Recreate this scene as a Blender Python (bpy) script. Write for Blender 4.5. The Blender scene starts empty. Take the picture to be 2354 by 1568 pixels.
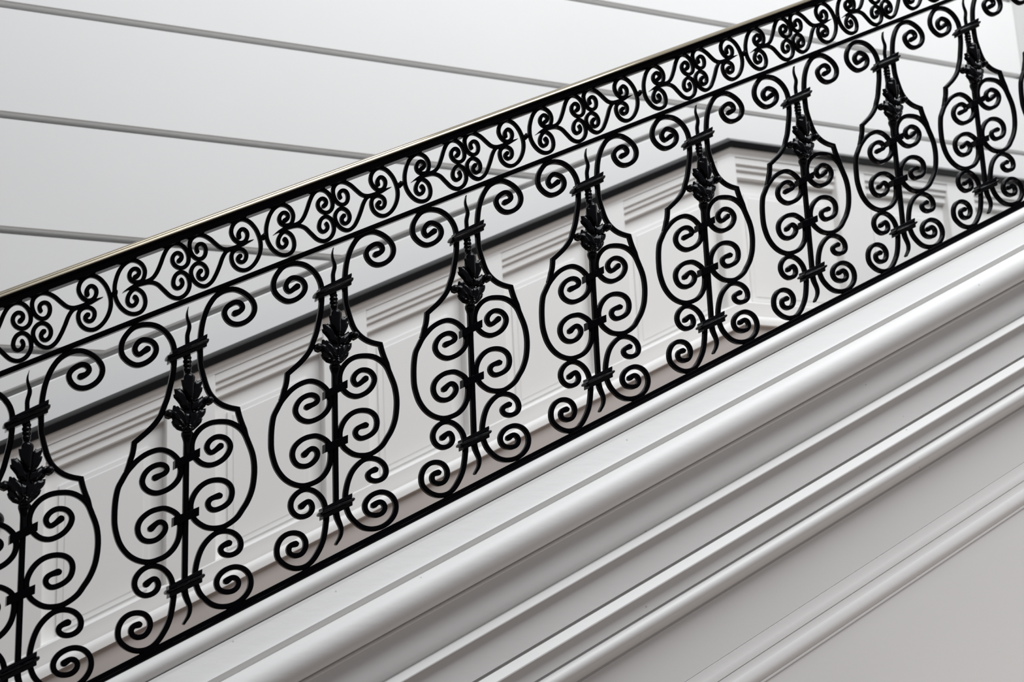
import bpy, bmesh, math, random, json
from mathutils import Vector, Matrix
from mathutils.geometry import delaunay_2d_cdt

random.seed(4)
sc = bpy.context.scene
COL = sc.collection

# ---------------------------------------------------------------- camera
EYE = 1.60                       # eye height above the hall floor
SLOPE = 0.479208                     # rise over run of the flight
cam_data = bpy.data.cameras.new('camera')
cam = bpy.data.objects.new('camera', cam_data)
COL.objects.link(cam)
RR = [[0.902413, -0.047576, -0.428238], [-0.058098, 0.971373, -0.230346], [0.426937, 0.232747, 0.873815]]                         # rows: right, up, forward as (along wall, up, into wall)
right, up, fwd = [Vector((r[0], r[2], r[1])) for r in RR]
m = Matrix((( right.x, up.x, -fwd.x, 0.0),
            ( right.y, up.y, -fwd.y, 0.0),
            ( right.z, up.z, -fwd.z, EYE),
            (0, 0, 0, 1)))
cam.matrix_world = m
cam_data.sensor_fit = 'HORIZONTAL'
cam_data.sensor_width = 36.0
cam_data.lens = 3444.55 / 2354.0 * 36.0
cam_data.clip_start = 0.05
cam_data.dof.use_dof = True
cam_data.dof.focus_distance = 3.80
cam_data.dof.aperture_fstop = 4.0
sc.camera = cam

# ---------------------------------------------------------------- world, lights, exposure
world = bpy.data.worlds.new('world')
sc.world = world
world.use_nodes = True
bg = world.node_tree.nodes['Background']
bg.inputs['Color'].default_value = (0.93, 0.95, 1.0, 1)
bg.inputs['Strength'].default_value = 0.19

def area(name, loc, target, sx, sy, power, color):
    d = bpy.data.lights.new(name, 'AREA')
    d.shape = 'RECTANGLE'; d.size = sx; d.size_y = sy
    d.energy = power; d.color = color
    o = bpy.data.objects.new(name, d); COL.objects.link(o)
    o.location = loc
    o.rotation_euler = (Vector(target) - Vector(loc)).to_track_quat('-Z', 'Y').to_euler()
    return o
area('skylight', (3.0, 0.9, 8.2), (2.3, 3.8, 2.0), 5.4, 3.9, 480, (0.955, 0.978, 1.0))
# added fill lamp at lower right, standing in for warm bounce off the floor
area('floor_bounce_fill', (4.1, 2.0, 0.45), (3.1, 3.4, 1.4), 1.0, 0.9, 11, (1.0, 0.94, 0.91))

sc.view_settings.view_transform = 'Standard'
sc.view_settings.look = 'None'
sc.view_settings.gamma = 1.0
sc.view_settings.use_curve_mapping = False
sc.view_settings.exposure = 0.07

# ---------------------------------------------------------------- materials
def mat(name, base, rough=0.5, metal=0.0, spec=0.5, bump=0.0, scale=60.0, speck=0.0, stretch=None, var=0.0):
    mt = bpy.data.materials.new(name); mt.use_nodes = True
    nt = mt.node_tree; b = nt.nodes['Principled BSDF']
    b.inputs['Base Color'].default_value = (*base, 1)
    b.inputs['Roughness'].default_value = rough
    b.inputs['Metallic'].default_value = metal
    b.inputs['Specular IOR Level'].default_value = spec
    tc = nt.nodes.new('ShaderNodeTexCoord')
    src = tc.outputs['Object']
    if stretch:
        mp = nt.nodes.new('ShaderNodeMapping'); mp.inputs['Scale'].default_value = stretch
        nt.links.new(src, mp.inputs['Vector']); src = mp.outputs['Vector']
    if bump:
        n = nt.nodes.new('ShaderNodeTexNoise'); n.inputs['Scale'].default_value = scale
        n.inputs['Detail'].default_value = 4
        nt.links.new(src, n.inputs['Vector'])
        bp = nt.nodes.new('ShaderNodeBump'); bp.inputs['Strength'].default_value = bump
        bp.inputs['Distance'].default_value = 0.002
        nt.links.new(n.outputs['Fac'], bp.inputs['Height'])
        nt.links.new(bp.outputs['Normal'], b.inputs['Normal'])
    if speck or var:
        n2 = nt.nodes.new('ShaderNodeTexNoise'); n2.inputs['Scale'].default_value = 1.7
        n2.inputs['Detail'].default_value = 3
        nt.links.new(tc.outputs['Object'], n2.inputs['Vector'])
        r2 = nt.nodes.new('ShaderNodeMapRange')
        r2.inputs['From Min'].default_value = 0.3; r2.inputs['From Max'].default_value = 0.7
        r2.inputs['To Min'].default_value = 1.0 - var; r2.inputs['To Max'].default_value = 1.0
        nt.links.new(n2.outputs['Fac'], r2.inputs['Value'])
        vo = nt.nodes.new('ShaderNodeTexVoronoi'); vo.inputs['Scale'].default_value = 13.0
        nt.links.new(tc.outputs['Object'], vo.inputs['Vector'])
        r3 = nt.nodes.new('ShaderNodeMapRange')
        r3.inputs['From Min'].default_value = 0.025; r3.inputs['From Max'].default_value = 0.045
        r3.inputs['To Min'].default_value = 1.0 - speck; r3.inputs['To Max'].default_value = 1.0
        nt.links.new(vo.outputs['Distance'], r3.inputs['Value'])
        mu = nt.nodes.new('ShaderNodeMath'); mu.operation = 'MULTIPLY'
        nt.links.new(r2.outputs['Result'], mu.inputs[0]); nt.links.new(r3.outputs['Result'], mu.inputs[1])
        vm = nt.nodes.new('ShaderNodeVectorMath'); vm.operation = 'SCALE'
        vm.inputs[0].default_value = base
        nt.links.new(mu.outputs['Value'], vm.inputs['Scale'])
        nt.links.new(vm.outputs['Vector'], b.inputs['Base Color'])
    return mt

M_WALL = mat('wall_paint', (0.84, 0.835, 0.825), 0.6, bump=0.06, scale=45, var=0.02)
M_TRIM = mat('stringer_gloss_paint', (0.84, 0.83, 0.815), 0.5, bump=0.2, scale=60, speck=0.35, var=0.03, stretch=(0.35, 1, 1))
M_DADO = mat('wainscot_paint', (0.83, 0.82, 0.805), 0.5, bump=0.05, scale=60)
M_TAUPE = mat('taupe_string', (0.50, 0.455, 0.43), 0.5, bump=0.05, scale=60)  # wall string, darker taupe than the wainscot above it
M_SPAN = mat('spandrel_paint', (0.83, 0.815, 0.80), 0.55, bump=0.12, scale=70, var=0.03)
M_IRON = mat('black_enamelled_iron', (0.0012, 0.0012, 0.002), 0.17, spec=0.06, bump=0.08, scale=60)
M_CAST = mat('black_enamelled_casting', (0.001, 0.001, 0.002), 0.13, spec=0.2, bump=0.15, scale=120)
M_BRASS = mat('worn_brass', (0.44, 0.39, 0.30), 0.34, metal=1.0, bump=0.12, scale=40, stretch=(0.1, 1, 1))
M_BLACK = mat('black_lacquered_wood', (0.0012, 0.0012, 0.002), 0.2, spec=0.4)
M_FLOOR = mat('hall_floor_boards', (0.13, 0.088, 0.068), 0.45, bump=0.1, scale=30, var=0.2)
M_TREAD = mat('stair_tread_stone', (0.42, 0.34, 0.29), 0.5, bump=0.1, scale=30, var=0.1)

# ---------------------------------------------------------------- helpers
def finish(me, mt, smooth=35):
    me.materials.append(mt)
    bm = bmesh.new(); bm.from_mesh(me)
    bmesh.ops.recalc_face_normals(bm, faces=bm.faces); bm.to_mesh(me); bm.free()
    if smooth:
        me.shade_smooth(); me.set_sharp_from_angle(angle=math.radians(smooth))
    me.update()
    return me

def link(name, me, parent=None, loc=None):
    o = bpy.data.objects.new(name, me); COL.objects.link(o)
    if parent is not None: o.parent = parent
    if loc is not None: o.location = loc
    return o

def mesh_from(name, verts, faces, mt, smooth=35):
    me = bpy.data.meshes.new(name); me.from_pydata(verts, [], faces)
    return finish(me, mt, smooth)

class MB:
    def __init__(s): s.v = []; s.f = []
    def add(s, verts, faces):
        o = len(s.v); s.v += verts; s.f += [tuple(i + o for i in f) for f in faces]
    def loft(s, rings, caps=True):
        n = len(rings[0]); V = [tuple(p) for r in rings for p in r]; Fc = []
        for i in range(len(rings) - 1):
            for k in range(n):
                a = i * n + k; b = i * n + (k + 1) % n
                Fc.append((a, b, b + n, a + n))
        if caps:
            Fc.append(tuple(range(n))[::-1]); Fc.append(tuple((len(rings) - 1) * n + k for k in range(n)))
        s.add(V, Fc)
    def build(s, name, mt, smooth=35): return mesh_from(name, s.v, s.f, mt, smooth)

def structure(o, label=None):
    o['kind'] = 'structure'
    if label: o['label'] = label
    return o

def label(o, text, cat, group=None):
    o['label'] = text; o['category'] = cat
    if group: o['group'] = group
    return o

LAND_X = 3.482                                   # where the flight meets the landing (at the wall)
def wall_h(x): return EYE + SLOPE * min(x, LAND_X)   # reference line along the back wall
def front_h(x): return EYE + SLOPE * x               # reference line along the balustrade

def swept(xs, prof, y0, hfun):
    """closed profile of (protrusion, height) pairs carried along x; ends cut upright"""
    mb = MB()
    mb.loft([[(x, y0 - d, hfun(x) + v) for d, v in prof] for x in xs])
    return mb

def wall_xs(a, b):
    return [a] + ([LAND_X] if a < LAND_X - 1e-4 and b > LAND_X + 1e-4 else []) + [b]

# ---------------------------------------------------------------- hall: floor and walls
YW = 5.0                                         # plane of the wall behind the stairs
XL, XR = -4.2, 5.268
mb = MB()
mb.add([(-9, -14, 0), (12, -14, 0), (12, 5.2, 0), (-9, 5.2, 0), (-9, -14, -.1), (12, -14, -.1), (12, 5.2, -.1), (-9, 5.2, -.1)],
       [(0, 1, 2, 3), (7, 6, 5, 4), (0, 4, 5, 1), (1, 5, 6, 2), (2, 6, 7, 3), (3, 7, 4, 0)])
structure(link('floor', mb.build('floor', M_FLOOR, 0)))

def box_mesh(name, a, b, mt, bevel=0.0):
    bm = bmesh.new(); bmesh.ops.create_cube(bm, size=1)
    for v in bm.verts:
        v.co = Vector([(a[i] + b[i]) / 2 + v.co[i] * (b[i] - a[i]) for i in range(3)])
    if bevel: bmesh.ops.bevel(bm, geom=bm.edges[:], offset=bevel, segments=2, affect='EDGES')
    me = bpy.data.meshes.new(name); bm.to_mesh(me); bm.free()
    return finish(me, mt)

wall_back = structure(link('wall_back', box_mesh('wall_back', (XL, YW + .060, 0.02), (XR + .2, YW + .2, 6.4), M_WALL)),
                      'pale plastered wall behind the stairs with long horizontal joints')
wall_right = structure(link('wall_right', box_mesh('wall_right', (XR, 3.0, 0.02), (XR + .15, YW + .02, 6.4), M_WALL)),
                       'pale wall at the far end of the landing')

# plaster courses above the raking joint, each one a piece with bevelled edges
V_RAKE = 0.752
JOINTS = [EYE + g for g in (-0.43, -0.025, 0.381, 0.788, 1.194, 1.601, 2.009, 2.415, 2.818, 3.224, 3.63, 4.03, 4.44)]
G = 0.0108                                       # half width of a joint
def prism_course(poly):
    """poly (x,z) counter-clockwise, back at YW+.022, front face at YW with chamfered rim"""
    n = len(poly); cx = sum(q[0] for q in poly) / n; cz = sum(q[1] for q in poly) / n
    def inset(d):
        out = []
        for i in range(n):
            a, b, c = Vector(poly[i - 1]), Vector(poly[i]), Vector(poly[(i + 1) % n])
            e1 = (b - a).normalized(); e2 = (c - b).normalized()
            n1 = Vector((-e1.y, e1.x)); n2 = Vector((-e2.y, e2.x))
            mm = (n1 + n2); L = max(0.35, (1 + n1.dot(n2)))
            out.append(b + mm * (d / L))
        return out
    rings = [[(q[0], YW + .0595, q[1]) for q in poly], [(q[0], YW + .005, q[1]) for q in poly],
             [(q[0], YW, q[1]) for q in inset(.0045)]]
    b = MB(); b.loft(rings); return b
for i in range(len(JOINTS) - 1):
    z0, z1 = JOINTS[i] + G, JOINTS[i + 1] - G
    lim = lambda z: (z - EYE - V_RAKE - G * 1.1) / SLOPE      # x of the raking joint at height z
    if z0 >= EYE + V_RAKE + SLOPE * LAND_X:
        poly = [(XL, z0), (XR, z0), (XR, z1), (XL, z1)]
    else:
        xa, xb = lim(z0), lim(z1)
        if xb <= XL + .3: continue
        poly = [(XL, z0), (xa, z0), (xb, z1), (XL, z1)]
        if xa <= XL + .05: poly = [(XL, front_h(XL) + V_RAKE + .012), (xb, z1), (XL, z1)]
    link('plaster_course', prism_course(poly).build('plaster_course', M_WALL, 20), wall_back)
# plain raking band between that joint and the black rail
sb = swept(wall_xs(XL, XR), [(-.0595, .555), (0, .555), (0, V_RAKE - .0155), (-.005, V_RAKE - .011), (-.0595, V_RAKE - .011)], YW, wall_h)
link('plaster_band', sb.build('plaster_band', M_WALL, 20), wall_back)

# ---------------------------------------------------------------- wainscot under the wall rail
dado = structure(link('trim_1', swept(wall_xs(XL, XR), [(-.0595, -.62), (0, -.62), (0, .553), (-.0595, .553)], YW, wall_h).build('trim_1', M_DADO, 0)),
                 'cream panelled wainscot following the stairs')
capm = [(0, .5525), (.062, .5525), (.060, .546), (.055, .540), (.049, .535), (.046, .529), (.046, .520), (0, .520)]
link('cap_moulding', swept(wall_xs(XL, XR), capm, YW, wall_h).build('cap_moulding', M_DADO, 30), dado)
basem = [(0, -.112), (.043, -.1145), (.048, -.121), (.048, -.150), (.051, -.168), (.051, -.178), (.057, -.186), (.060, -.200), (.060, -.216), (0, -.217)]
link('skirting', swept(wall_xs(XL, XR), basem, YW, wall_h).build('skirting', M_DADO, 30), dado)

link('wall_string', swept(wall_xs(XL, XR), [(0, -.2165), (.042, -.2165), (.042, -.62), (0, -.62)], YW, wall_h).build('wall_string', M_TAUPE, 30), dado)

def strip(name, xa, xb, v0, v1, d, parent, chamf=.004):
    pr = [(0, v0), (d - chamf, v0), (d, v0 + chamf), (d, v1), (0, v1)]
    link(name, swept(wall_xs(xa, xb), pr, YW, wall_h).build(name, M_DADO, 25), parent)

PLATES = [(1.200 + .556 * k - .085, 1.200 + .556 * k + .085) for k in range(-9, 4)]
PLATES = [q for q in PLATES if q[0] > XL + .1]
PLATES += [(3.415, 3.515), (4.035, 4.195), (4.66, 4.82), (5.19, 5.266)]
for a, b in PLATES:
    pr = [(0, -.121), (.031, -.121), (.031, .5205), (0, .5205)]
    mbp = MB()
    xs = wall_xs(a, b)
    rings = []
    for x, dd in ([(a, .040)] + [(a + .004, .045)] + [(x, .045) for x in xs[1:-1]] + [(b - .004, .045), (b, .040)]):
        rings.append([(x, YW, wall_h(x) - .121), (x, YW - dd, wall_h(x) - .121), (x, YW - dd, wall_h(x) + .5205), (x, YW, wall_h(x) + .5205)])
    mbp.loft(rings)
    link('stile', mbp.build('stile', M_DADO, 20), dado)
for (a0, a), (b, b0) in zip(PLATES[:-1], PLATES[1:]):
    if b - a < .1: continue
    strip('reed_moulding', a, b, .487, .5204, .0415, dado)
    strip('reed_moulding', a, b, .465, .487, .0315, dado)
    strip('reed_moulding', a, b, .434, .465, .0205, dado)
    # raised and fielded panel
    xa, xb, bw = a + .050, b - .047, .017
    if xb - xa < .08: continue
    v0, v1 = -.100, .372
    rings = []
    for ins, d in ((0, 0.0), (0, .007), (bw, .0088), (bw + .003, .0115)):
        r = []
        for x, v in ((xa + ins, v0 + ins), (xb - ins, v0 + ins), (xb - ins, v1 - ins), (xa + ins, v1 - ins)):
            r.append((x, YW - d, wall_h(x) + v))
        rings.append(r)
    mbp = MB(); mbp.loft(rings)
    link('raised_panel', mbp.build('raised_panel', M_DADO, 20), dado)

# ---------------------------------------------------------------- black rail capping the wainscot
wr = bpy.data.objects.new('wall_handrail', None); COL.objects.link(wr)
wr.location = (LAND_X, YW, wall_h(LAND_X) + .575)
label(wr, 'black lacquered rail along the back wall above cream panels', 'handrail')
railp = [(0, .5520), (.069, .5520), (.0715, .5545), (.0715, .5790), (.0700, .5815), (.0500, .5985), (.047, .6000), (.03, .6012), (0, .602)]
def rail_part(name, a, b):
    mbp = swept([a, b], railp, YW, wall_h)
    L = wr.location
    mbp.v = [(x - L.x, y - L.y, z - L.z) for x, y, z in mbp.v]
    link(name, mbp.build(name, M_BLACK, 18), wr)
rail_part('raking_rail', XL, LAND_X)
rail_part('landing_rail', LAND_X, XR)

# dark rounded knob by the left edge
def lathe(prof, seg=24, axis='z'):
    mb = MB()
    rings = []
    for h, r in prof:
        ring = []
        for k in range(seg):
            t = 2 * math.pi * k / seg
            c, s_ = r * math.cos(t), r * math.sin(t)
            ring.append((c, s_, h) if axis == 'z' else (c, -h, s_))
        rings.append(ring)
    mb.loft(rings); return mb
kn = link('knob', lathe([(0, .024), (.004, .024), (.008, .012), (.03, .010), (.034, .02), (.042, .027), (.052, .029), (.062, .027), (.07, .018), (.074, .004)], 28, 'y').build('knob', M_BLACK, 50),
          dado, (0.577, YW - .0, EYE + .628))
kn['label'] = 'dark round knob at the left edge of the picture'

# ---------------------------------------------------------------- stair flight behind the stringer (hidden by it from below)
mb = MB()
for k in range(-9, 8):
    x0 = 1.181 + .3654 * k - .18
    z = front_h(x0) - .36
    if z < .1: continue
    mb.add([(x0, 3.48, z - .3), (x0 + .3654, 3.48, z - .3), (x0 + .3654, 4.95, z - .3), (x0, 4.95, z - .3),
            (x0, 3.48, z), (x0 + .3654, 3.48, z), (x0 + .3654, 4.95, z), (x0, 4.95, z)],
           [(3, 2, 1, 0), (4, 5, 6, 7), (0, 1, 5, 4), (1, 2, 6, 5), (2, 3, 7, 6), (3, 0, 4, 7)])
st = structure(link('stair_flight', mb.build('stair_flight', M_TREAD, 0)), 'flight of steps hidden behind the white stringer')

# ---------------------------------------------------------------- white moulded stringer and spandrel wall
YF = 3.4
FX = [-3.3, 5.267]
def arc(c, r, a0, a1, n=10):
    return [(c[0] + r[0] * math.cos(math.radians(a0 + (a1 - a0) * i / n)), c[1] + r[1] * math.sin(math.radians(a0 + (a1 - a0) * i / n))) for i in range(n + 1)]
B = -.075                                        # back of the mouldings
stringer = structure(link('trim_2', swept(FX, [(B, -.224), (-.03, -.224), (-.03, -.815), (B, -.815)], YF, front_h).build('trim_2', M_TRIM, 0)),
                     'white moulded stair stringer under the iron balustrade')
def band(name, prof, sm=40):
    link(name, swept(FX, prof, YF, front_h).build(name, M_TRIM, sm), stringer)
# roll under the iron bar
band('roll_moulding', [(B, -.2225), (.004, -.2225)] + arc((.014, -.2465), (.024, .0235), 80, -88, 12) + [(.016, -.2705), (B, -.2705)])
# small fillet and sloping fascia
band('sloping_fascia', [(B, -.270), (.028, -.270), (.0345, -.2712), (.0355, -.2765), (.036, -.2785), (.046, -.302), (.055, -.328), (.0590, -.3345), (.0580, -.3352), (.0490, -.3512), (B, -.3512)], 28)
# big torus with a thin ridge below it
band('torus_moulding', [(B, -.3510), (.050, -.3510)] + arc((.050, -.3970), (.042, .0460), 80, -86, 18) + [(.040, -.4435), (.034, -.4452), (.033, -.4470), (.0400, -.4498), (.0405, -.4530), (.034, -.4575), (B, -.4575)], 40)
# cove and its fillet
band('cove_moulding', [(B, -.4573), (.034, -.4573), (.033, -.468), (.0335, -.490), (.036, -.512), (.037, -.530), (.033, -.543), (.022, -.5515), (.022, -.5550), (.040, -.5562), (.0560, -.5705), (.0560, -.5735), (B, -.5735)], 28)
band('flat_fascia', [(B, -.573), (.035, -.573), (.035, -.6690), (.022, -.6715), (.022, -.6770), (.034, -.6780), (.0480, -.6995), (.0480, -.7030), (B, -.7030)], 20)
band('lower_fascia', [(B, -.7025), (.0265, -.7025), (.0265, -.7560), (.016, -.7585), (.016, -.7635), (B, -.7635)], 20)
band('bead_moulding', [(B, -.7630), (.020, -.7635)] + arc((.020, -.7835), (.0200, .0200), 78, -66, 10) + [(.017, -.8070), (.009, -.813), (.0005, -.822), (B, -.822)], 45)

def zfloor(x, v): return max(.02, front_h(x) + v)
# spandrel wall: raking top, down to the floor
def spandrel(y_front, y_back, vtop, name):
    x0 = -1.55
    pts = [(x0, front_h(x0) + vtop), (5.267, front_h(5.267) + vtop), (5.267, .02), (x0, .02)]
    b = MB(); b.loft([[(q[0], y_front, q[1]) for q in pts], [(q[0], y_back, q[1]) for q in pts]])
    return b.build(name, M_SPAN, 0)
SP = -.0010                                      # face of the spandrel
wall_front = structure(link('wall_front', spandrel(YF - SP + .004, YF - SP + .07, -.82, 'wall_front')), 'pale spandrel wall below the stringer')
def sband(name, prof, sm=25):
    link(name, swept([-1.0, 5.267], [(d + SP, v) for d, v in prof], YF, front_h).build(name, M_SPAN, sm), wall_front)
sband('upper_field', [(-.0, -.83), (.000, -0.9872), (-.0035, -0.9875), (-.0035, -.83)])
sband('frame_fillet', [(-.0035, -0.9882), (.0008, -0.9890), (.0018, -1.0140), (.0032, -1.0180), (.0032, -1.0380), (-.0035, -1.0387)])
sband('frame_moulding', [(-.0035, -1.0393), (.0025, -1.0401), (.0025, -1.0615), (.0035, -1.0632), (.0065, -1.0820), (.0065, -1.0920), (.002, -1.1030), (-.0025, -1.1080), (-.0005, -1.1100), (-.0005, -1.1150), (-.0035, -1.1160)], 35)

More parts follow.
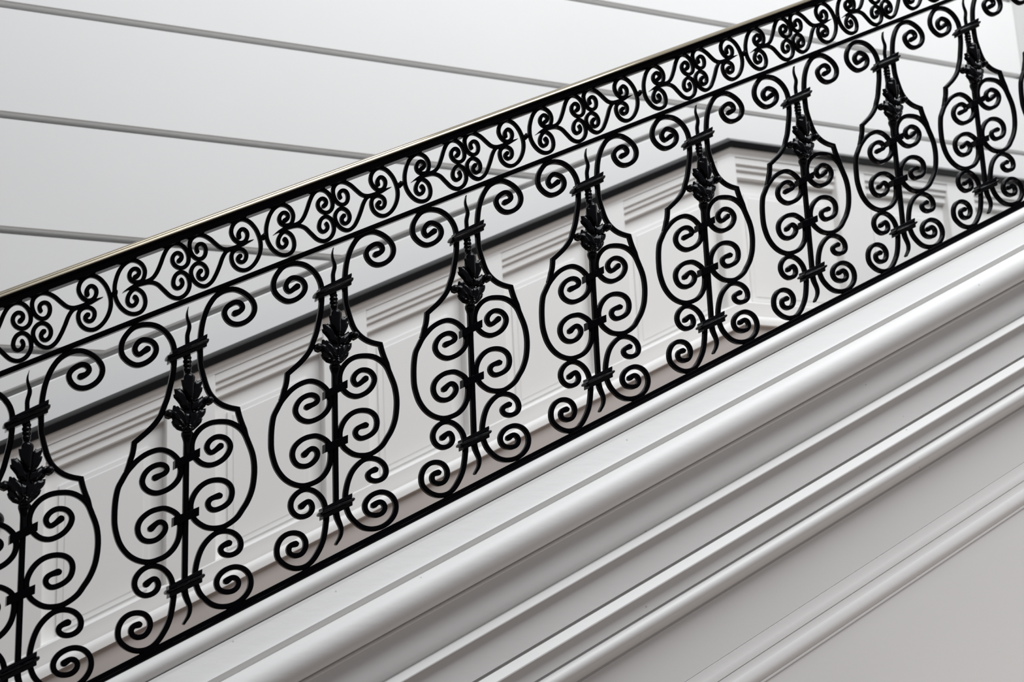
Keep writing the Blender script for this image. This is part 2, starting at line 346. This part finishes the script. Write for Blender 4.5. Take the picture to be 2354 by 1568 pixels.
# ---------------------------------------------------------------- iron balustrade
DATA = json.loads(r'''{"body_left":[[-77.2,343.5],[-68.0,347.9],[-58.7,352.4],[-51.3,360.4],[-52.5,369.1],[-63.3,373.9],[-76.8,371.6],[-91.9,362.8],[-102.9,348.5],[-106.5,332.9],[-100.9,319.3],[-87.7,310.5],[-72.8,308.4],[-54.3,314.5],[-37.3,325.7],[-23.8,342.6],[-19.4,360.9],[-23.1,382.2],[-36.0,397.3],[-49.3,405.0],[-66.1,408.0],[-82.9,404.2],[-101.4,395.1],[-118.2,382.1],[-129.9,369.3],[-141.7,354.2],[-151.7,336.0],[-159.8,319.5],[-164.4,298.4],[-166.7,275.9],[-167.3,257.1],[-166.8,238.0],[-163.6,219.0],[-155.0,193.8],[-140.6,173.4],[-124.5,161.0],[-106.6,154.2],[-88.6,152.9],[-68.7,158.4],[-50.3,168.0],[-35.0,183.5],[-24.6,203.1],[-20.5,224.2],[-20.4,243.6],[-25.2,258.1],[-38.4,268.3],[-55.0,273.8],[-68.4,272.2],[-83.4,267.7],[-98.5,258.4],[-111.0,244.3],[-115.7,228.2],[-112.3,212.3],[-102.6,202.1],[-90.3,199.2],[-76.2,201.9],[-62.8,211.8],[-54.3,224.9],[-54.1,235.4],[-59.8,241.7],[-68.9,242.3],[-78.2,235.6],[-86.1,227.7]],
"body_right":[[73.4,420.8],[61.8,410.7],[50.4,404.5],[41.7,415.1],[45.0,427.8],[57.4,439.3],[71.3,442.9],[86.9,439.1],[96.6,425.3],[94.9,411.8],[85.7,396.2],[71.5,383.9],[50.6,375.5],[31.7,378.0],[16.6,388.9],[8.3,401.9],[6.1,416.7],[9.0,433.5],[18.0,450.7],[32.1,464.9],[49.6,474.2],[72.3,478.5],[94.9,477.6],[114.0,469.3],[129.4,454.8],[141.0,430.0],[150.4,403.4],[154.2,373.2],[152.4,342.9],[147.2,317.6],[136.8,292.3],[124.0,272.0],[113.1,256.4],[97.1,242.8],[77.9,232.4],[57.2,229.3],[40.2,231.4],[23.4,240.0],[10.9,251.8],[5.0,268.3],[3.9,279.7],[6.8,294.5],[14.8,311.2],[28.0,326.5],[44.5,336.7],[65.2,341.2],[84.2,338.6],[96.9,328.3],[100.5,312.6],[95.1,293.4],[79.1,278.8],[56.6,271.5],[46.8,277.0],[43.9,285.9],[48.6,295.1],[58.2,300.4],[70.3,304.5]],
"foot_left":[[-95.4,103.7],[-86.8,111.2],[-76.3,115.8],[-69.3,106.4],[-69.8,95.3],[-79.8,83.6],[-97.9,78.8],[-112.5,85.1],[-120.4,97.1],[-121.1,110.5],[-116.0,123.2],[-104.4,135.7],[-88.7,143.4],[-75.5,144.1],[-60.8,139.1],[-47.7,128.1],[-39.7,114.7],[-35.8,98.8],[-33.7,79.8],[-34.8,68.0],[-37.6,49.1],[-41.6,30.1],[-48.3,11.3],[-56.8,-4.4],[-66.8,-19.2],[-80.1,-32.4],[-94.9,-39.7],[-112.7,-41.9],[-130.3,-37.5],[-144.7,-28.2],[-154.1,-16.6],[-156.5,-1.1],[-153.5,14.4],[-144.0,29.1],[-129.3,38.5],[-111.5,40.9],[-96.9,36.3],[-88.1,25.3],[-86.2,14.4],[-89.7,1.9],[-99.2,-9.0],[-113.9,-12.4],[-125.1,-7.4],[-127.9,2.7],[-123.2,11.3],[-111.1,15.2]],
"foot_right":[[92.3,195.4],[80.1,190.0],[73.2,181.7],[77.1,172.5],[89.8,167.8],[105.4,170.9],[117.4,180.9],[120.7,193.3],[116.8,207.1],[103.3,218.8],[82.8,223.0],[63.8,218.5],[46.4,205.5],[32.4,188.1],[23.4,168.6],[17.9,149.1],[15.0,133.0],[14.1,116.9],[15.0,109.9],[18.4,97.1],[24.8,82.8],[36.2,69.3],[51.1,57.7],[67.9,51.9],[84.9,51.5],[102.1,55.6],[119.5,65.0],[133.7,78.9],[141.9,94.3],[143.6,109.8],[138.6,125.2],[126.8,136.4],[108.0,141.0],[89.0,136.6],[73.3,125.9],[64.4,110.5],[64.9,97.6],[72.3,88.0],[87.5,84.1],[103.0,87.5],[112.7,97.3],[113.9,107.8],[108.9,114.7],[99.5,116.5],[86.8,108.8]],
"neck_left":[[-97.8,643.4],[-108.0,635.5],[-118.2,628.9],[-126.5,640.0],[-122.1,653.9],[-111.0,663.6],[-97.4,664.8],[-84.0,659.4],[-77.4,646.3],[-81.0,630.8],[-91.4,617.8],[-107.6,607.4],[-123.6,604.1],[-141.1,611.2],[-154.3,625.3],[-157.9,640.2],[-154.7,658.1],[-144.5,676.6],[-130.9,691.3],[-113.9,699.2],[-95.2,702.2],[-76.5,699.5],[-57.9,688.8],[-44.5,672.7],[-37.1,654.5],[-35.2,635.9],[-35.8,612.1],[-37.3,595.0],[-40.8,574.5],[-45.3,553.9],[-51.3,528.3],[-60.2,504.4],[-65.6,489.5],[-76.8,471.4],[-92.2,453.2],[-108.3,438.0],[-125.4,422.7]],
"neck_left_shoulder":[[-125.4,422.7],[-127.0,408.7],[-129.6,395.4],[-135.6,378.0],[-144.9,358.1]],
"neck_right":[[109.7,743.0],[121.2,748.9],[128.1,759.0],[123.5,768.5],[112.9,771.0],[99.3,764.9],[88.3,754.8],[83.6,743.9],[87.7,730.3],[98.1,719.8],[112.2,716.2],[128.4,720.0],[144.9,731.6],[155.3,747.5],[157.6,764.4],[151.7,778.9],[140.3,790.3],[125.3,798.6],[107.7,802.6],[84.1,796.6],[64.2,783.3],[50.6,765.4],[40.4,744.5],[33.2,722.2],[28.8,699.3],[26.2,674.9],[25.7,654.2],[26.0,635.4],[26.6,618.3],[29.7,599.7],[35.1,579.6],[41.2,560.4],[48.7,544.7],[60.5,531.0],[76.0,520.1],[94.2,513.5],[114.8,510.0]],
"neck_right_shoulder":[[114.8,509.9],[119.1,493.3],[124.8,476.6],[133.0,456.7],[140.4,438.4]],
"flame":[[-4.3,655.3],[-4.5,670.8],[-4.7,681.1],[-2.4,691.6],[-0.0,702.1],[-0.6,710.7],[-3.5,719.0],[-5.7,731.0],[-4.8,741.4],[-2.3,751.2]],
"stem":[[-4.0,449.5],[-5.4,383.0],[-6.3,333.5],[-8.0,180.9],[-8.8,132.6],[-9.3,100.7]],
"tail":[[-9.3,103.2],[-9.1,88.9],[-7.2,77.8],[-2.1,65.1],[2.0,54.0],[2.4,42.9],[-1.5,30.2],[-7.0,21.5],[-12.2,13.4]],
"collar_top":{"up":[[-43.0,640.4],[39.9,685.5],[39.7,677.3],[-43.1,632.3]],
"mid":[[-55.5,627.9],[45.5,677.8],[45.2,665.7],[-55.7,617.1]],
"low":[[-48.4,623.0],[38.9,666.4],[38.6,655.2],[-48.7,610.8]]},"collar_bottom":{"up":[[-47.4,98.7],[28.1,135.6],[27.8,125.9],[-47.6,89.9]],
"mid":[[-54.6,88.3],[36.0,127.6],[35.7,118.0],[-54.7,79.3]],
"low":[[-46.1,83.6],[28.1,117.1],[27.9,105.9],[-46.3,71.7]]},"clamp_a":[[-34.2,383.4],[23.7,414.2],[23.2,393.4],[-34.6,363.3]],
"clamp_b":[[-36.7,252.9],[21.5,277.8],[21.1,257.5],[-37.1,232.2]],
"beads":[[-4.1,639.1],[-4.1,582.0]],
"cup":[[-4.0,450.4],[-4.2,407.9]],
"leaves":[[[-8.7,588.3],[-13.8,584.4],[-16.7,579.2],[-16.5,571.5],[-22.6,571.1],[-20.7,557.8],[-16.7,546.8],[-11.1,537.3],[-4.3,522.3],[4.3,522.8],[7.5,539.9],[8.1,565.3],[8.9,571.1],[9.1,579.6],[7.0,583.7],[3.5,586.3],[-0.0,588.8]],[[8.1,565.3],[14.8,574.3],[16.8,571.3],[28.5,576.6],[29.8,569.6],[25.9,558.0],[30.2,557.3],[27.8,546.8],[21.8,535.2],[15.8,526.3],[7.1,520.2],[3.3,542.5]],[[-36.6,549.8],[-31.5,551.2],[-28.0,550.0],[-25.1,552.6],[-18.1,545.3],[-11.2,535.9],[-3.1,514.0],[-3.4,499.9],[-17.6,501.9],[-23.2,507.2],[-25.9,514.0],[-33.5,524.7],[-37.6,530.1],[-38.5,537.0],[-35.4,536.9]],[[18.0,528.6],[21.7,530.9],[29.8,537.8],[32.1,533.7],[39.2,537.7],[46.4,537.8],[53.5,533.6],[56.0,527.4],[53.2,520.2],[45.1,515.7],[39.0,517.2],[36.4,511.8],[29.8,506.1],[15.2,499.6],[2.4,501.7],[4.2,518.6]],[[-39.4,510.4],[-35.9,510.6],[-33.8,507.9],[-29.5,508.9],[-23.3,501.6],[-5.0,490.0],[-1.0,474.9],[-8.5,459.2],[-18.6,448.6],[-31.3,453.8],[-39.6,463.1],[-43.0,472.6],[-40.5,476.2],[-42.1,481.0],[-49.2,478.9],[-56.2,482.3],[-58.6,489.8],[-55.9,498.3],[-48.8,502.6],[-41.0,500.5]],[[29.8,506.1],[38.5,508.0],[37.5,498.1],[33.7,490.9],[26.4,483.1],[28.8,482.2],[26.1,473.6],[18.8,464.8],[7.1,453.7],[-4.4,448.3],[-18.6,448.6],[-8.3,466.1],[-2.1,491.6],[12.4,500.9]]],
"leaf_curls":[[45.4,526.7],[-49.0,490.3]],
"frieze":{"ring_left":[[-127.6,809.5],[-119.6,817.2],[-120.0,827.5],[-128.5,830.6],[-137.9,823.1],[-140.9,810.8],[-134.8,800.2],[-123.0,797.9],[-111.8,802.4],[-106.6,814.1],[-105.2,826.4],[-109.6,838.9],[-120.6,848.2],[-136.7,850.0],[-152.1,839.8],[-164.1,822.3],[-171.0,802.7],[-174.2,783.6],[-172.3,758.2],[-160.8,736.2],[-144.2,723.2],[-127.3,720.9],[-112.0,728.6],[-104.1,744.6],[-104.4,760.9],[-111.4,774.9],[-126.6,781.5],[-137.7,772.5],[-144.3,757.3],[-143.1,745.5],[-134.7,739.7],[-126.7,744.4],[-123.2,755.8],[-127.2,761.4]],
"s_a":[[-112.8,798.0],[-99.1,802.4],[-87.0,810.8],[-77.3,825.6],[-69.2,845.6],[-60.2,871.8],[-50.3,889.5],[-37.1,899.3],[-21.4,898.7],[-7.6,886.1],[-2.1,867.3],[-6.3,850.1],[-19.0,841.0],[-32.9,844.9],[-40.5,856.3],[-39.0,868.7],[-28.8,877.7],[-19.8,873.4],[-20.3,863.6],[-24.8,858.4]],
"s_b":[[-155.4,770.8],[-141.8,780.6],[-126.5,788.6],[-109.4,795.7],[-90.5,800.1],[-75.2,796.4],[-59.9,783.1],[-42.9,769.1],[-25.7,766.3],[-9.9,776.4],[-0.8,793.8],[-0.4,810.4],[-7.1,825.5],[-19.2,831.0],[-31.5,824.0],[-37.9,809.5],[-37.3,796.5],[-29.1,790.0],[-19.9,795.5],[-16.6,806.3],[-19.6,812.1]],
"s_c":[[18.6,884.8],[15.8,894.3],[23.1,903.9],[33.7,903.3],[39.0,889.6],[33.7,872.3],[22.6,866.4],[10.4,871.6],[2.7,883.2],[-0.4,900.5],[4.3,914.3],[16.9,925.4],[31.9,927.0],[48.6,920.0],[64.4,907.4],[77.5,898.5],[90.9,896.8],[103.6,900.5],[118.2,907.2],[136.6,916.9],[155.9,926.7]],
"s_d":[[110.8,900.7],[99.9,898.3],[89.9,892.3],[80.5,877.1],[72.8,855.0],[63.3,831.1],[52.2,811.5],[37.0,800.4],[21.2,803.3],[9.2,814.4],[3.4,830.5],[7.2,844.9],[18.9,855.8],[32.9,854.2],[41.8,841.3],[39.7,825.3],[30.0,817.0],[22.1,821.8],[21.8,831.4],[26.4,837.2]],
"ring_right":[[120.3,930.4],[119.5,940.2],[128.5,952.0],[138.9,946.8],[140.7,933.5],[133.4,920.1],[122.1,916.2],[109.6,923.0],[101.5,938.2],[103.2,953.7],[112.7,968.2],[126.5,976.5],[143.7,973.6],[159.7,959.1],[170.0,938.5],[174.3,917.3],[171.9,895.4],[162.5,872.9],[149.3,856.4],[134.5,848.0],[118.4,849.8],[106.4,860.1],[101.6,875.7],[103.6,888.3],[113.4,898.3],[125.2,900.4],[135.9,894.4],[137.7,881.1],[130.6,868.8],[121.1,868.7],[117.3,876.4],[122.5,882.3]]},"knot":[182.4,938.0],
"adj":[[11.4,-0.3],[2.7,-3.2],[0.0,0.0],[3.8,1.3],[7.5,0.3],[14.2,3.7],[13.1,3.4],[6.7,-3.1],[-4.6,-5.4],[-5.5,-5.8]],
"X0":1.18102,"Y0":0.36446,"sx":0.3654092246056551,"sy":0.17510696895544084}''')
X0, Y0 = DATA['X0'], DATA['Y0']                  # foot of the prototype baluster (third from the left)
SX, SY = DATA['sx'], DATA['sy']
mm_ = lambda q: (q[0] / 1000.0, q[1] / 1000.0)

def catmull(P, step=.0035):
    P = [Vector(q) for q in P]
    ext = [P[0] * 2 - P[1]] + P + [P[-1] * 2 - P[-2]]
    out = []
    for i in range(1, len(ext) - 2):
        p0, p1, p2, p3 = ext[i - 1:i + 3]
        n = max(2, int((p2 - p1).length / .0012))
        # centripetal form
        t0 = 0; t1 = t0 + max(1e-5, (p1 - p0).length) ** .5; t2 = t1 + max(1e-5, (p2 - p1).length) ** .5; t3 = t2 + max(1e-5, (p3 - p2).length) ** .5
        for k in range(n):
            t = t1 + (t2 - t1) * k / n
            a1 = p0 * ((t1 - t) / (t1 - t0)) + p1 * ((t - t0) / (t1 - t0))
            a2 = p1 * ((t2 - t) / (t2 - t1)) + p2 * ((t - t1) / (t2 - t1))
            a3 = p2 * ((t3 - t) / (t3 - t2)) + p3 * ((t - t2) / (t3 - t2))
            b1 = a1 * ((t2 - t) / (t2 - t0)) + a2 * ((t - t0) / (t2 - t0))
            b2 = a2 * ((t3 - t) / (t3 - t1)) + a3 * ((t - t1) / (t3 - t1))
            out.append(b1 * ((t2 - t) / (t2 - t1)) + b2 * ((t - t1) / (t2 - t1)))
    out.append(P[-1])
    # even spacing
    L = [0]
    for a, b in zip(out, out[1:]): L.append(L[-1] + (b - a).length)
    n = max(4, int(L[-1] / step)); res = []; j = 0
    for i in range(n + 1):
        s = L[-1] * i / n
        while j < len(L) - 2 and L[j + 1] < s: j += 1
        u = (s - L[j]) / max(1e-9, L[j + 1] - L[j])
        res.append(out[j].lerp(out[j + 1], u))
    # light fairing (Taubin)
    for lam in (.5, -.52) * 7:
        res = [res[0]] + [res[i] + ((res[i - 1] + res[i + 1]) / 2 - res[i]) * lam for i in range(1, len(res) - 1)] + [res[-1]]
    return res

def sweep_bar(mb, pts, w, dep, ends=(1, 1), corner=None, taper=None, ch=.0024, bulge=1.0):
    """flat bar with softened edges along a planar (x,z) path; ends: 1 rounded, 0 cut"""
    n = len(pts); T = []
    for i in range(n):
        a = pts[max(0, i - 1)]; b = pts[min(n - 1, i + 1)]
        T.append((b - a).normalized())
    S = [0]
    for a, b in zip(pts, pts[1:]): S.append(S[-1] + (b - a).length)
    rings = []
    stations = []
    for i in range(n):
        f = 1.0
        ww = w if taper is None else taper(S[i] / S[-1])
        for e, dd in ((ends[0], S[i]), (ends[1], S[-1] - S[i])):
            if e and dd < .016: ww *= 1 + (bulge - 1) * (.5 + .5 * math.cos(math.pi * dd / .016))
        stations.append((pts[i], T[i], ww, i))
    if ends[0]:
        p, t, ww, i = stations[0]
        stations = [(p - t * ww * .5 * math.sin(a), t, ww * math.cos(a), 0) for a in (1.45, 1.2, .9, .6, .3)] + stations
    if ends[1]:
        p, t, ww, i = stations[-1]
        stations = stations + [(p + t * ww * .5 * math.sin(a), t, ww * math.cos(a), n - 1) for a in (.3, .6, .9, 1.2, 1.45)]
    for p, t, ww, i in stations:
        sc_ = 1.0
        nrm = Vector((-t.y, t.x))
        if corner is not None and i == corner:
            e1 = (pts[i] - pts[i - 1]).normalized(); e2 = (pts[i + 1] - pts[i]).normalized()
            n1 = Vector((-e1.y, e1.x)); n2 = Vector((-e2.y, e2.x))
            nrm = (n1 + n2).normalized(); sc_ = 1 / max(.55, nrm.dot(n1))
        h = ww / 2; d = dep / 2; c = min(ch, h * .6)
        cs = [(-h + c, -d), (h - c, -d), (h, -d + c), (h, d - c), (h - c, d), (-h + c, d), (-h, d - c), (-h, -d + c)]
        rings.append([(p.x + nrm.x * a * sc_, b, p.y + nrm.y * a * sc_) for a, b in cs])
    mb.loft(rings)

BW, BD = .0122, .0152                             # main bars
FW, FD = .0097, .0130                             # frieze bars
def bar_mesh(name, pts, w=BW, d=BD, ends=(1, 1), shoulder=None):
    mb = MB()
    P = catmull([mm_(q) for q in pts])
    if shoulder:
        Q = catmull([mm_(q) for q in shoulder])
        c = len(P) - 1
        P = P + Q[1:]
        sweep_bar(mb, P, w, d, ends, corner=c, bulge=1.22, taper=lambda t: w * min(1, .35 + (1 - t) * 18))
    else:
        sweep_bar(mb, P, w, d, ends, bulge=1.22)
    return mb.build(name, M_IRON, 38)

def prism(mb, quad, y0, y1):
    q = [Vector(mm_(a)) for a in quad]
    def ring(y, s):
        out = []
        for i in range(4):
            a, b, c = q[i - 1], q[i], q[(i + 1) % 4]
            out.append(b + ((a - b).normalized() + (c - b).normalized()) * s)
        return [(a.x, y, a.y) for a in out]
    mb.loft([ring(y0, .0012), ring(y0 + .0012, 0), ring(y1 - .0012, 0), ring(y1, .0012)])

def ridge(mb, quad, yr):
    q = [Vector(mm_(a)) for a in quad]
    a = (q[0] + q[3]) / 2; b = (q[1] + q[2]) / 2
    rz = ((q[0] - q[3]).length + (q[1] - q[2]).length) / 4 * 1.18
    ax = (b - a); L = ax.length; t = ax / L
    rings = []
    for s, k in [(.0015, .45), (.0022, .75), (.0038, .97), (.0065, 1.05), (.011, 1.05), (.015, 1.15), (L - .015, 1.15), (L - .011, 1.05), (L - .0065, 1.05), (L - .0038, .97), (L - .0022, .75), (L - .0015, .45)]:
        c = a + t * s
        ring = []
        for i in range(14):
            th = 2 * math.pi * i / 14
            ring.append((c.x, math.cos(th) * yr * (k * .6 + .4), c.y + math.sin(th) * rz * k))
        rings.append(ring)
    mb.loft(rings)

def collar_mesh(name, c):
    mb = MB()
    prism(mb, c['up'], -.0155, .0155); prism(mb, c['low'], -.0155, .0155)
    ridge(mb, c['mid'], .0205)
    # core between the strips
    prism(mb, [c['up'][3], c['up'][2], c['low'][1], c['low'][0]], -.0135, .0135)
    return mb.build(name, M_CAST, 38)

def clamp_mesh(name, q):
    mb = MB(); prism(mb, q, -.0125, .0125); return mb.build(name, M_IRON, 38)

def lathe_at(name, x, prof):
    mb = lathe([(z, r) for z, r in prof], 20); mb.v = [(a + x, b, c) for a, b, c in mb.v]
    return mb.build(name, M_CAST, 50)

def leaf_mesh(name, poly, lift, balls=()):
    P = [Vector(mm_(q)) for q in poly]
    n = len(P)
    # denser outline
    B2 = []
    for i in range(n):
        a, b = P[i], P[(i + 1) % n]
        k = max(1, int((b - a).length / .004))
        B2 += [a.lerp(b, j / k) for j in range(k)]
    nb = len(B2)
    def dist(p):
        m_ = 9
        for i in range(nb):
            a, b = B2[i], B2[(i + 1) % nb]
            ab = b - a; t = max(0, min(1, (p - a).dot(ab) / max(1e-12, ab.length_squared)))
            m_ = min(m_, (a + ab * t - p).length)
        return m_
    def inside(p):
        c = False
        for i in range(nb):
            a, b = B2[i], B2[i - 1]
            if (a.y > p.y) != (b.y > p.y) and p.x < (b.x - a.x) * (p.y - a.y) / (b.y - a.y) + a.x: c = not c
        return c
    xs = [q.x for q in B2]; ys = [q.y for q in B2]
    pts = list(B2); stp = .0034
    y = min(ys); row = 0
    while y < max(ys):
        x = min(xs) + (stp / 2 if row % 2 else 0)
        while x < max(xs):
            p = Vector((x, y))
            if inside(p) and dist(p) > .0016: pts.append(p)
            x += stp
        y += stp * .87; row += 1
    res = delaunay_2d_cdt(pts, [], [list(range(nb))], 1, 1e-6)
    V2, _, F2 = res[0], res[1], res[2]
    root = Vector((-.004, .445))
    fr, bk = [], []
    for p in V2:
        d = dist(p); dx = (p.x + .004) / .05
        r = p - root
        ang = math.atan2(r.x, max(1e-4, r.y))
        dome = .017 * max(0, 1 - dx * dx) * (1 - .35 * max(0, min(1, (p.y - .50) / .10)))
        h = dome + lift + .0062 * min(1, d / .009) ** .55 + .0018 * math.cos(ang * 19) * min(1, d / .004)
        edge = dome + lift - .001
        fr.append((p.x, -max(h, edge), p.y)); bk.append((p.x, -max(0, dome + lift - .005), p.y))
    mb = MB(); N = len(V2)
    mb.add(fr, [tuple(f) for f in F2]); mb.add(bk, [tuple(f)[::-1] for f in F2])
    # rim
    cnt = {}
    for f in F2:
        for i in range(3):
            e = (f[i], f[(i + 1) % 3]); k = (min(e), max(e)); cnt.setdefault(k, []).append(e)
    for k, es in cnt.items():
        if len(es) == 1:
            a, b = es[0]; mb.f.append((b, a, a + N, b + N))
    for c, r in balls:
        c = mm_(c); rings = []
        for i in range(1, 10):
            th = math.pi * i / 10
            rings.append([(c[0] + r * math.sin(th) * math.cos(2 * math.pi * k / 14), -.012 + r * math.cos(th), c[1] + r * math.sin(th) * math.sin(2 * math.pi * k / 14)) for k in range(14)])
        mb.loft(rings)
    return mb.build(name, M_CAST, 45)

# --- meshes shared by all balusters (local frame: foot of the stem)
def stem_mesh():
    mb = MB()
    S_ = [Vector(mm_(q)) for q in DATA['stem']]
    top = Vector((S_[0].x, .640)); bot = S_[-1]
    sweep_bar(mb, [top, top.lerp(bot, .3), top.lerp(bot, .7), bot], .0128, .0150, (0, 0))
    P = catmull([mm_(q) for q in DATA['tail']])
    sweep_bar(mb, P, .0135, .0145, (0, 0), taper=lambda t: .0140 * (1 - .62 * max(0, t - .25) / .75))
    return mb.build('baluster', M_IRON, 38)
def flame_mesh():
    mb = MB(); P = catmull([mm_(q) for q in DATA['flame']])
    sweep_bar(mb, P, .009, .010, (0, 0), taper=lambda t: .0098 * (1 if t < .45 else max(.1, 1 - ((t - .45) / .55) ** 1.4)), ch=.002)
    return mb.build('flame_tip', M_IRON, 40)

bx = DATA['beads'][0][0] / 1000.0
bead_prof = [(.642, .0060), (.636, .0072)]
for k in range(4):
    c = .628 - k * .0095
    r = (.0098, .0106, .0106, .0096)[k]
    bead_prof += [(c + .0042, r * .80), (c + .002, r * .97), (c - .001, r), (c - .0038, r * .86)]
bead_prof += [(.592, .0070), (.586, .0066), (.579, .0085), (.570, .0100), (.555, .0115), (.520, .0150), (.480, .0180), (.455, .0120)]
cx_ = DATA['cup'][0][0] / 1000.0
cup_prof = [(.458, .006), (.4545, .0118), (.449, .0142), (.443, .0140), (.437, .0118), (.430, .0098), (.420, .0086), (.408, .0084), (.398, .0076)]

balls = [(), (), (), ((DATA['leaf_curls'][0], .0098),), ((DATA['leaf_curls'][1], .0098),), ()]
lifts = [.0085, .0015, .0040, .0005, .0055, .0025]
SUB = [('body_scroll', bar_mesh('body_scroll', DATA['body_left'])),
       ('body_scroll', bar_mesh('body_scroll', DATA['body_right'])),
       ('neck_scroll', bar_mesh('neck_scroll', DATA['neck_left'], shoulder=DATA['neck_left_shoulder'], ends=(1, 0))),
       ('neck_scroll', bar_mesh('neck_scroll', DATA['neck_right'], shoulder=DATA['neck_right_shoulder'], ends=(1, 0))),
       ('foot_scroll', bar_mesh('foot_scroll', DATA['foot_left'])),
       ('foot_scroll', bar_mesh('foot_scroll', DATA['foot_right'])),
       ('collar', collar_mesh('collar', DATA['collar_top'])),
       ('collar', collar_mesh('collar', DATA['collar_bottom'])),
       ('clamp', clamp_mesh('clamp', DATA['clamp_a'])),
       ('clamp', clamp_mesh('clamp', DATA['clamp_b'])),
       ('flame_tip', flame_mesh()),
       ('beaded_spindle', lathe_at('beaded_spindle', bx, bead_prof)),
       ('leaf_cup', lathe_at('leaf_cup', cx_, cup_prof))]
for poly, lf, bl in zip(DATA['leaves'], lifts, balls):
    SUB.append(('acanthus_leaf', leaf_mesh('acanthus_leaf', poly, lf, bl)))
STEM = stem_mesh()

ROOT = Vector((X0 - 2 * SX, YF, EYE + Y0 - 2 * SY))
bal = bpy.data.objects.new('stair_balustrade', None); COL.objects.link(bal); bal.location = ROOT
label(bal, 'black wrought-iron stair balustrade with scrolled balusters and brass handrail', 'balustrade')

FM = {k: bar_mesh('scroll', q, FW, FD) for k, q in DATA['frieze'].items() if k not in ('s_b', 's_c')}
# the two bars that end in a thin pointed leaf
def pointed(q, tip_first):
    P = catmull([mm_(a) for a in q])
    if not tip_first: P = P[::-1]
    mb = MB()
    sweep_bar(mb, P, FW, FD, (0, 1), taper=lambda t: FW * min(1, .12 + t * 9.5))
    return mb.build('pointed_scroll', M_IRON, 38)
PB, PC = pointed(DATA['frieze']['s_b'], True), pointed(DATA['frieze']['s_c'], False)
def knot_mesh():
    kx, kz = mm_(DATA['knot']); mb = MB()
    for dx, r in ((-.0042, .0075), (0, .0098), (.0042, .0075)):
        rings = []
        for s, k in ((-.0026, .75), (-.001, 1), (.001, 1), (.0026, .75)):
            rings.append([(kx + dx + s, r * k * math.cos(2 * math.pi * i / 14) * .9, kz + (dx + s) * SLOPE + r * k * math.sin(2 * math.pi * i / 14)) for i in range(14)])
        mb.loft(rings)
    return mb.build('knot', M_IRON, 40)
KNOT = knot_mesh()
for j in list(range(10)) + [10, 11, 12, -1]:
    ax, az = mm_(DATA['adj'][max(0, min(9, j))])
    o = link('baluster', STEM, bal, (j * SX + ax, 0, j * SY + az))
    for nm, me in SUB: link(nm, me, o)
    f = link('frieze_ornament', FM['ring_left'], bal, (j * SX + ax, 0, j * SY + SLOPE * ax))
    for k in ('ring_right', 's_a', 's_d'): link('scroll', FM[k], f)
    link('pointed_scroll', PB, f); link('pointed_scroll', PC, f)
    link('knot', KNOT, f)

def rail_local(name, prof, mt, x0, x1, n=1, top_scale=None, sm=40):
    mb = MB(); rings = []
    for i in range(n + 1):
        x = x0 + (x1 - x0) * i / n
        r = []
        for d, v in prof:
            if top_scale: v = top_scale(x, v)
            r.append((x - ROOT.x, -d, front_h(x) + v - ROOT.z))
        rings.append(r)
    mb.loft(rings)
    return link(name, mb.build(name, mt, sm), bal)
BX0, BX1 = -.42, 5.25
def hs(x, v):
    k = 1 - .22 * max(0, min(1, (x - 1.1) / 1.6))
    return .7135 + (v - .7135) * k
rail_local('base_rail', [(-.012, -.2225), (.014, -.2225), (.0155, -.2205), (.0155, -.2150), (.0135, -.2135), (.0085, -.2130), (.0085, -.2045), (.0065, -.2025), (-.0065, -.2025), (-.012, -.2130)], M_IRON, BX0, BX1)
rail_local('middle_rail', [(-.011, .5555), (.0095, .5555), (.011, .5575), (.011, .5665), (.0085, .5695), (-.0085, .5695), (-.011, .5665)], M_IRON, BX0, BX1)
rail_local('top_rail', [(-.016, .7135), (.0185, .7135), (.020, .715), (.020, .7285), (.023, .730), (.0235, .7335), (.022, .735), (-.016, .735)], M_IRON, BX0, BX1, 24, hs)
rail_local('handrail', [(-.024, .7345), (.024, .7345), (.0275, .7365), (.0275, .7412), (.0258, .7430), (.0262, .7448), (.0235, .7490), (.018, .7518), (.010, .7536), (0, .7542), (-.012, .7533), (-.022, .7490), (-.027, .742)], M_BRASS, BX0, BX1, 24, hs, 50)
